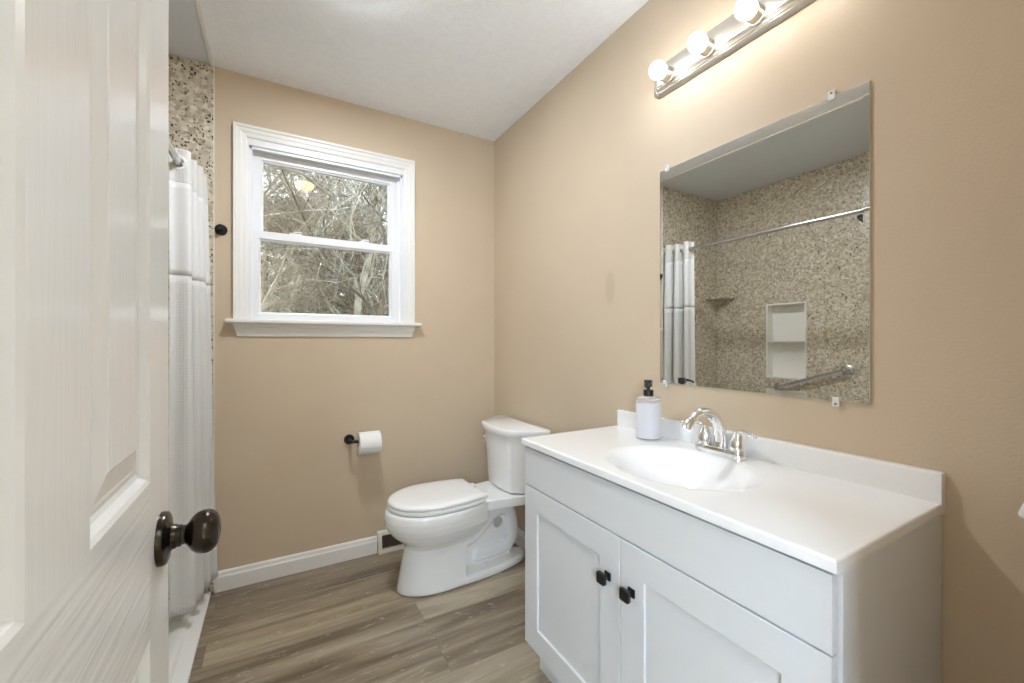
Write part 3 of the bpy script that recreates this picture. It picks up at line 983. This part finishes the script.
for y0, y1, ky in ((0.7712, 1.2270, 0.8125), (0.3135, 0.7688, 0.7300)):
    d = part('door', shaker(y0, y1, 0.128, 0.6685), M['cabinet'], cab)
    z = 0.5535
    bm = box((FX - 0.0045, ky - 0.010, z - 0.010), (FX - 0.0003, ky + 0.010, z + 0.010))
    add_tube(bm, [(FX - 0.003, ky, z), (FX - 0.020, ky, z)], 0.0055, 12)
    rr_ = []
    for x, hw in ((FX - 0.016, 0.010), (FX - 0.019, 0.0140), (FX - 0.025, 0.0150), (FX - 0.0285, 0.0140), (FX - 0.029, 0.012)):
        rr_.append([(x, ky + a * hw, z + b * hw) for a, b in ((-1, -.8), (-.8, -1), (.8, -1), (1, -.8), (1, .8), (.8, 1), (-.8, 1), (-1, .8))])
    add_loft(bm, rr_)
    part('knob', bm, M['black'], d, smooth=True, angle=25)

# ------------------------------------------------------------------ vanity top with an integral bowl
top = thing('countertop', 'white cultured marble sink top on the vanity with an oval basin', 'sink top', (0.98, 0.77, 0.805))
TX0, TX1, TY0, TY1, TZ = 0.7432, XR - 0.0005, 0.3037, 1.2373, 0.827
BX, BY, BA, BBq = 0.957, 0.760, 0.172, 0.208
def basin(x, y):
    q = math.hypot((x - BX) / BA, (y - BY) / BBq)
    if q >= 1.06:
        return 0.0
    s = max(0.0, 1 - q / 1.06)
    e = min(1.0, s * 1.12)
    return -0.118 * (e * e * (3 - 2 * e)) ** 1.0 - 0.004 * max(0, 1 - q)
bm = bmesh.new()
NX, NY = 96, 180
xs = [TX0 + 0.004 + (XR - 0.0205 - TX0 - 0.004) * i / NX for i in range(NX + 1)]
ysv = [TY0 + 0.004 + (TY1 - TY0 - 0.008) * j / NY for j in range(NY + 1)]
V = [[bm.verts.new((x, y, TZ + basin(x, y))) for y in ysv] for x in xs]
for i in range(NX):
    for j in range(NY):
        bm.faces.new((V[i][j], V[i + 1][j], V[i + 1][j + 1], V[i][j + 1]))
border = [V[i][0] for i in range(NX + 1)] + [V[NX][j] for j in range(1, NY + 1)] + [V[i][NY] for i in range(NX - 1, -1, -1)] + [V[0][j] for j in range(NY - 1, 0, -1)]
def brd(g, z):
    o = []
    for v in border:
        x, y = v.co.x, v.co.y
        cx_, cy_ = (TX0 + TX1) / 2, (TY0 + TY1) / 2
        nx = TX0 + 0.004 - g if abs(x - xs[0]) < 1e-6 else x
        ny = TY0 + 0.004 - g if abs(y - ysv[0]) < 1e-6 else (TY1 - 0.004 + g if abs(y - ysv[-1]) < 1e-6 else y)
        o.append(bm.verts.new((nx, ny, z)))
    return o
prev = border
for g, z in ((0.0022, TZ - 0.0008), (0.0038, TZ - 0.0030), (0.004, TZ - 0.0055), (0.004, TZ - 0.0200), (0.0025, TZ - 0.0217), (0.0, TZ - 0.0217)):
    r = brd(g, z)
    for i in range(len(r)):
        j = (i + 1) % len(r)
        bm.faces.new((prev[i], prev[j], r[j], r[i]))
    prev = r
# underside ring only (the bowl hangs below)
slabo = part('counter', bm, M['marble'], top, smooth=True, angle=24)
bm = bmesh.new()
add_loft(bm, [[(XR - 0.0005, TY0 + g, z), (XR - 0.0205 + f, TY0 + g, z), (XR - 0.0205 + f, TY1 - g, z), (XR - 0.0005, TY1 - g, z)] for z, g, f in ((TZ - 0.0217, 0, 0), (TZ - 0.001, 0, 0), (0.886, 0, 0), (0.8885, 0.001, 0.0015), (0.8895, 0.003, 0.004))])
part('backsplash', bm, M['marble'], top, smooth=True, angle=30)
bm = bmesh.new()
add_lathe(bm, [(0, 0.026), (0.002, 0.026), (0.003, 0.021), (0.001, 0.019)], (BX, BY, TZ - 0.1215), (0, 0, 1), 28)
add_lathe(bm, [(0, 0.015), (0.006, 0.0155), (0.008, 0.012), (0.0085, 0.001)], (BX, BY, TZ - 0.1215), (0, 0, 1), 28)
part('drain', bm, M['chrome'], top, smooth=True)

# ------------------------------------------------------------------ faucet
FY, FXc = 0.768, 1.153
fa = thing('faucet', 'chrome two handle faucet on the sink top before the backsplash', 'faucet', (FXc, FY, TZ))
def stadium(hl, r, z, x=FXc, y=FY, n_=10):
    p = [(x + r * math.cos(a), y + hl + r * math.sin(a), z) for a in [PI * k / n_ for k in range(n_ + 1)]]
    return p + [(x + r * math.cos(a), y - hl + r * math.sin(a), z) for a in [PI + PI * k / n_ for k in range(n_ + 1)]]
bm = bmesh.new()
add_loft(bm, [stadium(.0535, .0255, TZ + .0005), stadium(.0535, .0255, TZ + .019), stadium(.0535, .0245, TZ + .022), stadium(.0535, .0215, TZ + .0235)])
part('base_plate', bm, M['chrome'], fa, smooth=True, angle=40)
sp = spline([(1.157, FY, TZ + .018), (1.158, FY, TZ + .045), (1.148, FY, TZ + .083), (1.122, FY, TZ + .115), (1.085, FY, TZ + .130), (1.048, FY, TZ + .127), (1.018, FY, TZ + .110), (1.003, FY, TZ + .092)], 7)
nr = len(sp)
rads = [0.0205 - 0.0085 * min(1, (i / (nr - 1)) * 1.35) + (0.0022 if i > nr * 0.8 else 0) for i in range(nr)]
bm = tube(sp, rads, 24)
d = (sp[-1] - sp[-2]).normalized()
add_lathe(bm, [(-0.004, 0.0135), (0.004, 0.0138), (0.0055, 0.011), (0.0055, 0.001)], sp[-1], d, 24)
part('spout', bm, M['chrome'], fa, smooth=True, angle=50)
for s in (-1, 1):
    hy = FY + s * 0.0515
    bm = lathe([(0.0, 0.0240), (0.004, 0.0240), (0.0045, 0.0215), (0.016, 0.0212), (0.030, 0.0185), (0.042, 0.0142), (0.050, 0.0105), (0.056, 0.0085), (0.058, 0.0008)], (1.155, hy, TZ + .0205), (0, 0, 1), 28)
    hp = spline([(1.155, hy, TZ + .058), (1.151, hy + s * .009, TZ + .076), (1.142, hy + s * .032, TZ + .081), (1.128, hy + s * .070, TZ + .0765)], 6)
    add_tube(bm, hp, [0.0115, 0.011, 0.0105, 0.010, 0.0095, 0.009, 0.0085, 0.008, 0.0078, 0.0075, 0.0073, 0.0072, 0.0072, 0.0073, 0.0075, 0.0078, 0.008, 0.0078, 0.006][:len(hp)], 16, True, 0.8)
    part('handle', bm, M['chrome'], fa, smooth=True, angle=55)

# ------------------------------------------------------------------ soap dispenser
SX, SY = 1.120, 1.012
so_ = thing('soap_dispenser', 'pale lilac textured soap bottle with black pump on the sink top', 'soap dispenser', (SX, SY, TZ))
part('bottle', lathe([(0.0008, 0.0375), (0.003, 0.0405), (0.008, 0.0415), (0.139, 0.0415), (0.1425, 0.0405), (0.144, 0.038), (0.1445, 0.017), (0.149, 0.016), (0.152, 0.016)], (SX, SY, TZ), (0, 0, 1), 48), M['bottle'], so_, smooth=True, angle=50)
part('soap', lathe([(0.006, 0.037), (0.124, 0.0385), (0.1245, 0.001)], (SX, SY, TZ), (0, 0, 1), 40), M['liquid'], so_, smooth=True, angle=50)
part('collar', lathe([(0.147, 0.0155), (0.148, 0.0170), (0.168, 0.0170), (0.169, 0.0160), (0.169, 0.001)], (SX, SY, TZ), (0, 0, 1), 32), M['black_plastic'], so_, smooth=True, angle=40)
bm = lathe([(0.168, 0.0060), (0.179, 0.0060), (0.180, 0.0135), (0.200, 0.0140), (0.2025, 0.0125), (0.203, 0.001)], (SX, SY, TZ), (0, 0, 1), 28)
pump = part('pump_head', bm, M['black_plastic'], so_, smooth=True, angle=40)
part('nozzle', tube(spline([(SX - d_ * 0.86, SY - d_ * 0.51, TZ + z_) for d_, z_ in ((0.008, .194), (0.024, .192), (0.037, .188), (0.042, .181))], 5), [0.0062] * 6 + [0.005] * 6 + [0.0042] * 4, 12), M['black_plastic'], pump, smooth=True)

# ------------------------------------------------------------------ wall mirror with a bevelled edge, and its clips
MY0, MY1, MZ0, MZ1 = 0.4281, 1.0375, 1.0155, 1.7745
mi_ = thing('wall_mirror', 'large frameless rectangular mirror on the tan wall above the sink', 'mirror', (XR, 0.733, 1.0155))
def mring(g, x):
    return [(x, MY0 + g, MZ0 + g), (x, MY1 - g, MZ0 + g), (x, MY1 - g, MZ1 - g), (x, MY0 + g, MZ1 - g)]
bm = bmesh.new()
add_loft(bm, [mring(0.0125, XR - 0.0061), mring(0.0005, XR - 0.0059)], True, False)
part('glass', bm, M['mirror'], mi_)
bm = bmesh.new()
add_loft(bm, [mring(0, XR - 0.0008), mring(0, XR - 0.0056), mring(0.0006, XR - 0.0059)], True, False)
part('edge', bm, M['mirror_edge'], mi_)
clipspots = [(0.5035, MZ1, 1, 'clear plastic clip on the top edge of the mirror, near the right corner'),
             (1.006, MZ1, 1, 'clear plastic clip on the top edge of the mirror, near the left corner'),
             (0.4945, MZ0, -1, 'clear plastic clip on the bottom edge of the mirror, near the right corner'),
             (1.0145, MZ0, -1, 'clear plastic clip on the bottom edge of the mirror, near the soap bottle')]
for y, z, s, lab in clipspots:
    cl = thing('mirror_clip', lab, 'clip', (XR, y, z), 'clear clips holding the mirror')
    bm = bmesh.new()
    hw = 0.0075
    za, zb = (z + 0.001, z + 0.014) if s > 0 else (z - 0.014, z - 0.001)
    add_box(bm, (XR - 0.0098, y - hw, za), (XR - 0.0005, y + hw, zb))
    zc, zd = (z - 0.009, z + 0.002) if s > 0 else (z - 0.002, z + 0.009)
    add_box(bm, (XR - 0.0098, y - hw, zc), (XR - 0.0066, y + hw, zd))
    part('body', bm, M['plastic_clip'], cl, bevel=0.001)
    part('screw', lathe([(0, 0.003), (0.0015, 0.0028), (0.002, 0.0005)], (XR - 0.0099, y, (za + zb) / 2), (-1, 0, 0), 14), M['screw'], cl)

# ------------------------------------------------------------------ light bar over the mirror
LY0, LY1, LZ0, LZ1 = 0.445, 1.065, 2.043, 2.158
lb = thing('vanity_light', 'brushed nickel light bar with lit globe bulbs above the mirror', 'light fixture', (XR, 0.755, 2.10))
def rrect(g, x, r=0.032, n_=6):
    y0, y1, z0, z1 = LY0 + g, LY1 - g, LZ0 + g, LZ1 - g
    r = max(0.006, r - g * 0.6)
    o = []
    for cy_, cz_, a0 in ((y1 - r, z1 - r, 0), (y0 + r, z1 - r, PI / 2), (y0 + r, z0 + r, PI), (y1 - r, z0 + r, 1.5 * PI)):
        for k in range(n_ + 1):
            a = a0 + PI / 2 * k / n_
            o.append((x, cy_ + r * math.cos(a), cz_ + r * math.sin(a)))
    return o
bm = bmesh.new()
add_loft(bm, [rrect(0, XR - .0005), rrect(0, XR - .005), rrect(.004, XR - .008), rrect(.010, XR - .011), rrect(.0115, XR - .014), rrect(.0145, XR - .014), rrect(.016, XR - .0175), rrect(.022, XR - .020), rrect(.0235, XR - .0235), rrect(.0265, XR - .0235), rrect(.0275, XR - .0275), rrect(.033, XR - .0290)])
part('backplate', bm, M['nickel'], lb, smooth=True, angle=30)
for k in range(4):
    y = 0.983 - 0.1525 * k
    z = 2.0885
    hd = part('socket', lathe([(0.0, 0.0265), (0.002, 0.0265), (0.003, 0.0235), (0.030, 0.0235), (0.031, 0.021), (0.031, 0.001)], (XR - 0.0288, y, z), (-1, 0, 0), 28), M['nickel'], lb, smooth=True, angle=40)
    pf = []
    for q in range(0, 15):
        a = PI * q / 14
        if q == 0:
            pf += [(-0.040, 0.0150), (-0.030, 0.0160), (-0.024, 0.0195)]
        elif q > 2:
            pf.append((-0.028 * math.cos(a), 0.028 * math.sin(a)))
    bm = lathe(pf, (XR - 0.080, y, z), (-1, 0, 0), 28)
    part('bulb', bm, M['bulb'], hd, smooth=True, angle=180)

# ------------------------------------------------------------------ ceiling lamps, some added as fill
def dome_lamp(name, label, x, y, mat, k):
    l = thing(name, label, 'ceiling lamp', (x, y, CZ))
    part('base', lathe([(0.0005, 0.125 * k), (0.02, 0.125 * k), (0.026, 0.118 * k), (0.026, 0.001)], (x, y, CZ), (0, 0, -1), 36), M['nickel'], l, smooth=True, angle=40)
    part('glass_dome', lathe([(0.0265, 0.112 * k), (0.034, 0.115 * k), (0.05, 0.106 * k), (0.066, 0.084 * k), (0.077, 0.05 * k), (0.081, 0.0005)], (x, y, CZ), (0, 0, -1), 36), mat, l, smooth=True, angle=180)
    return l
dl = thing('fill_disc_light', 'added fill light, a slim white disc on the ceiling just above the frame', 'ceiling lamp', (0.25, 1.51, CZ))  # invented out-of-view source that lifts the room from above
part('rim', lathe([(0.0005, 0.080), (0.014, 0.079), (0.022, 0.073), (0.022, 0.001)], (0.25, 1.51, CZ), (0, 0, -1), 40), M['trim'], dl, smooth=True, angle=40)
part('diffuser', lathe([(0.0222, 0.070), (0.0250, 0.067), (0.0260, 0.0005)], (0.25, 1.51, CZ), (0, 0, -1), 40), M['disc'], dl, smooth=True, angle=180)
dome_lamp('amber_ceiling_lamp', 'small dim amber ceiling lamp seen reflected in the window', 0.20, 1.17, M['amber'], 0.62)
dome_lamp('fill_hallway_lamp', 'added fill light, a round dome on the unseen hallway ceiling', 0.25, -0.95, M['hall_fill_dome'], 1.0)  # hallway dome is added fill, sending light in through the doorway

fl = thing('fill_floor_lamp', 'added fill light with a drum shade, standing unseen in the hallway', 'fill light', (-0.45, -1.0, 0))  # made-up source in the hallway, added to brighten the ceiling and vanity
part('base', lathe([(0.0005, 0.14), (0.015, 0.14), (0.022, 0.12), (0.028, 0.02), (0.028, 0.001)], (-0.45, -1.0, 0), (0, 0, 1), 32), M['bronze'], fl, smooth=True, angle=40)
part('pole', tube([(-0.45, -1.0, 0.02), (-0.45, -1.0, 1.62)], 0.011, 14), M['bronze'], fl, smooth=True)
bm = bmesh.new()
add_loft(bm, [[(-0.45 + q * math.cos(2 * PI * k / 36), -1.0 + q * math.sin(2 * PI * k / 36), z) for k in range(36)] for q, z in ((0.20, 1.24), (0.185, 1.60), (0.182, 1.60), (0.197, 1.24), (0.20, 1.24))], False, False)
part('lamp_shade', bm, M['shade'], fl, smooth=True, angle=40)
# ------------------------------------------------------------------ hand towel at the right edge
tw = thing('hand_towel', 'white terry towel hanging at the right edge of the photo beside the vanity', 'towel', (XR, 0.12, 0.85))
bm = bmesh.new()
rows2, cols2 = 22, 30
rings = []
for r in range(rows2 + 1):
    t = r / rows2
    z = 1.075 - 0.225 * t
    hw = 0.030 + 0.048 * t ** 1.6
    rg = []
    for c in range(cols2):
        a = 2 * PI * c / cols2
        wob = 1 + 0.12 * math.sin(3 * a + 2 * t) * t
        rg.append((XR - 0.034 + 0.020 * math.sin(a) * wob, 0.125 + hw * math.cos(a) * (1 + 0.04 * math.sin(5 * t + a)), z + (0.006 * math.sin(4 * a) if r == rows2 else 0)))
    rings.append(rg)
rings.append([(XR - 0.034 + 0.6 * (p[0] - XR + 0.034), 0.125 + 0.8 * (p[1] - 0.125), 0.846) for p in rings[-1]])
add_loft(bm, rings)
tag(tw, tw['label'], 'towel')
part('terry_cloth', bm, M['towel'], tw, smooth=True, angle=60)
hk2 = thing('towel_hook', 'small black hook holding the white towel beside the vanity', 'hook', (XR, 0.125, 1.09))
part('plate', lathe([(0.0005, 0.022), (0.006, 0.022), (0.008, 0.001)], (XR, 0.125, 1.09), (-1, 0, 0), 28), M['black'], hk2, smooth=True)
part('peg', tube(spline([(XR - 0.006, 0.125, 1.09), (XR - 0.03, 0.125, 1.084), (XR - 0.048, 0.125, 1.092), (XR - 0.052, 0.125, 1.11)], 5), 0.006, 12), M['black'], hk2, smooth=True)

# ------------------------------------------------------------------ outside: bare winter trees
GZ = -0.8
gnd = obj('ground', box((-25, YB + 0.2, GZ - 0.2), (30, 45, GZ)), M['ground'])
gnd['kind'] = 'structure'
hb = bmesh.new()
HV = [[hb.verts.new((-30 + 70 * i / 40, 24 + 1.2 * j, GZ - 0.1 + 6.0 * (j / 14) ** 0.8 + 0.6 * math.sin(i * 0.7 + j))) for j in range(15)] for i in range(41)]
for i in range(40):
    for j in range(14):
        hb.faces.new((HV[i][j], HV[i + 1][j], HV[i + 1][j + 1], HV[i][j + 1]))
hill = obj('wooded_hill', hb, M['ground'], None, smooth=True, angle=180)
hill['kind'] = 'structure'

def add_branch(bm, p, d, length, r0, depth, maxd, rng, seg, bushy):
    n = max(3, int(4 + 2 * (maxd - depth) / maxd))
    pts = [p.copy()]
    rads = [r0]
    q = p.copy()
    dd = d.copy()
    kids = []
    for i in range(n):
        w = 0.22 if depth == 0 else 0.42
        dd = (dd + Vector((rng.uniform(-w, w), rng.uniform(-w, w), rng.uniform(-w, w) + 0.05))).normalized()
        q = q + dd * (length / n)
        pts.append(q.copy())
        rads.append(r0 * (1 - 0.72 * (i + 1) / n))
        if depth < maxd and (i > 0 or depth > 0):
            for _ in range(bushy[depth]):
                if rng.random() < 0.85:
                    kids.append((q.copy(), dd.copy(), rads[-1]))
    add_tube(bm, pts, rads, seg[min(depth, len(seg) - 1)], False)
    for (kp_, kd, kr) in kids:
        a, b = frame_for(kd)
        an = rng.uniform(0, 2 * PI)
        nd = (kd * rng.uniform(0.35, 0.8) + (a * math.cos(an) + b * math.sin(an)) * rng.uniform(0.6, 1.0)).normalized()
        add_branch(bm, kp_, nd, length * rng.uniform(0.42, 0.66), max(kr * rng.uniform(0.45, 0.7), 0.0036), depth + 1, maxd, rng, seg, bushy)

def bare_tree(x, y, h, r, lean, mat, seed, label, maxd=4, bushy=(2, 2, 2, 1), gname='bare trees outside the window'):
    rng = random.Random(seed)
    t = thing('bare_tree', label, 'tree', (x, y, GZ), gname)
    bm = bmesh.new()
    add_branch(bm, Vector((x, y, GZ - 0.05)), Vector((lean[0], lean[1], 1)).normalized(), h, r, 0, maxd, rng, (8, 6, 4, 3, 3), bushy)
    part('branches', bm, mat, t, smooth=True, angle=180)
    return t
def evergreen(x, y, h, w, mat, seed, label, count=2600, ragged=0.35):
    rng = random.Random(seed)
    t = thing('evergreen_tree', label, 'tree', (x, y, GZ), 'evergreens behind the bare trees')
    part('trunk', tube([(x, y, GZ - 0.05), (x, y, GZ + h * 0.95)], [0.16, 0.02], 8), M['bark_dark'], t, smooth=True)
    bm = bmesh.new()
    for _ in range(count):
        s = rng.random() ** 0.8
        z = GZ + 0.3 + (h - 0.3) * s
        rr = w * (1 - s * 0.75) * math.sqrt(rng.random())
        an = rng.uniform(0, 2 * PI)
        c = Vector((x + rr * math.cos(an), y + rr * math.sin(an), z - rr * 0.25))
        sz = rng.uniform(0.10, 0.26)
        u = Vector((math.cos(an) + rng.uniform(-.6, .6), math.sin(an) + rng.uniform(-.6, .6), rng.uniform(-.7, .3))).normalized()
        v = u.cross(Vector((rng.uniform(-1, 1), rng.uniform(-1, 1), 1))).normalized()
        p = [c - u * sz, c + v * sz * 0.28, c + u * sz, c - v * sz * 0.28]
        bm.faces.new([bm.verts.new(q) for q in p])
    part('foliage', bm, mat, t)
    return t
bare_tree(0.85, 6.6, 5.2, 0.085, (0.10, 0.02), M['bark_dark'], 5, 'dark bare tree with a forked trunk nearest the window')
bare_tree(1.35, 7.6, 5.6, 0.10, (0.03, 0.0), M['bark_pale'], 8, 'pale barked bare tree right of the dark forked tree')
bare_tree(0.25, 7.2, 4.4, 0.05, (-0.12, 0.0), M['bark_tan'], 21, 'slim tan bare tree left of the dark forked tree')
bare_tree(-0.5, 8.6, 5.0, 0.07, (0.15, 0.0), M['bark_tan'], 33, 'tan bare tree far left behind the window glass')
bare_tree(1.9, 8.8, 5.2, 0.08, (-0.05, 0.0), M['bark_pale'], 41, 'pale bare tree at the right side of the window')
bare_tree(0.75, 9.4, 5.4, 0.08, (0.0, 0.0), M['bark_tan'], 52, 'tan bare tree in the middle of the thicket')
bare_tree(2.7, 10.5, 6, 0.10, (-0.1, 0.0), M['bark_dark'], 64, 'dark bare tree far right beyond the glass')
bare_tree(-1.6, 10.5, 6, 0.10, (0.1, 0.0), M['bark_pale'], 77, 'pale bare tree hidden left of the window')
bare_tree(0.1, 10.8, 6, 0.09, (0.1, 0.0), M['bark_pale'], 85, 'pale bare tree deep in the thicket')
bare_tree(1.7, 11.5, 6, 0.09, (-0.1, 0.0), M['bark_tan'], 93, 'tan bare tree deep behind the pale ones')
for i, (x, y, h, w, k) in enumerate([(-4.2, 17, 8.2, 2.2, 0), (-1.6, 16, 6.3, 2.0, 0), (0.6, 15.5, 6.8, 1.9, 1), (2.4, 17, 6.6, 2.1, 0), (4.6, 16.5, 7.4, 2.2, 1), (6.8, 18, 8.5, 2.4, 0), (-0.3, 20, 8.0, 2.4, 0), (3.6, 21, 8.6, 2.6, 0), (-6.5, 19, 9, 2.6, 1), (9.2, 20, 9, 2.6, 0)]):
    labs = ['dark evergreen at the far left of the woods', 'dark evergreen low behind the left panes', 'brown leafed tree in the middle distance', 'dark evergreen right of the middle', 'brown leafed tree at the right of the woods', 'tall dark evergreen beyond the right panes', 'tall evergreen far back on the left', 'tall evergreen far back on the right', 'brown leafed tree at the extreme left', 'evergreen at the extreme right']
    evergreen(x, y, h, w, M['oakleaf'] if k else M['needles'], 100 + i, labs[i])
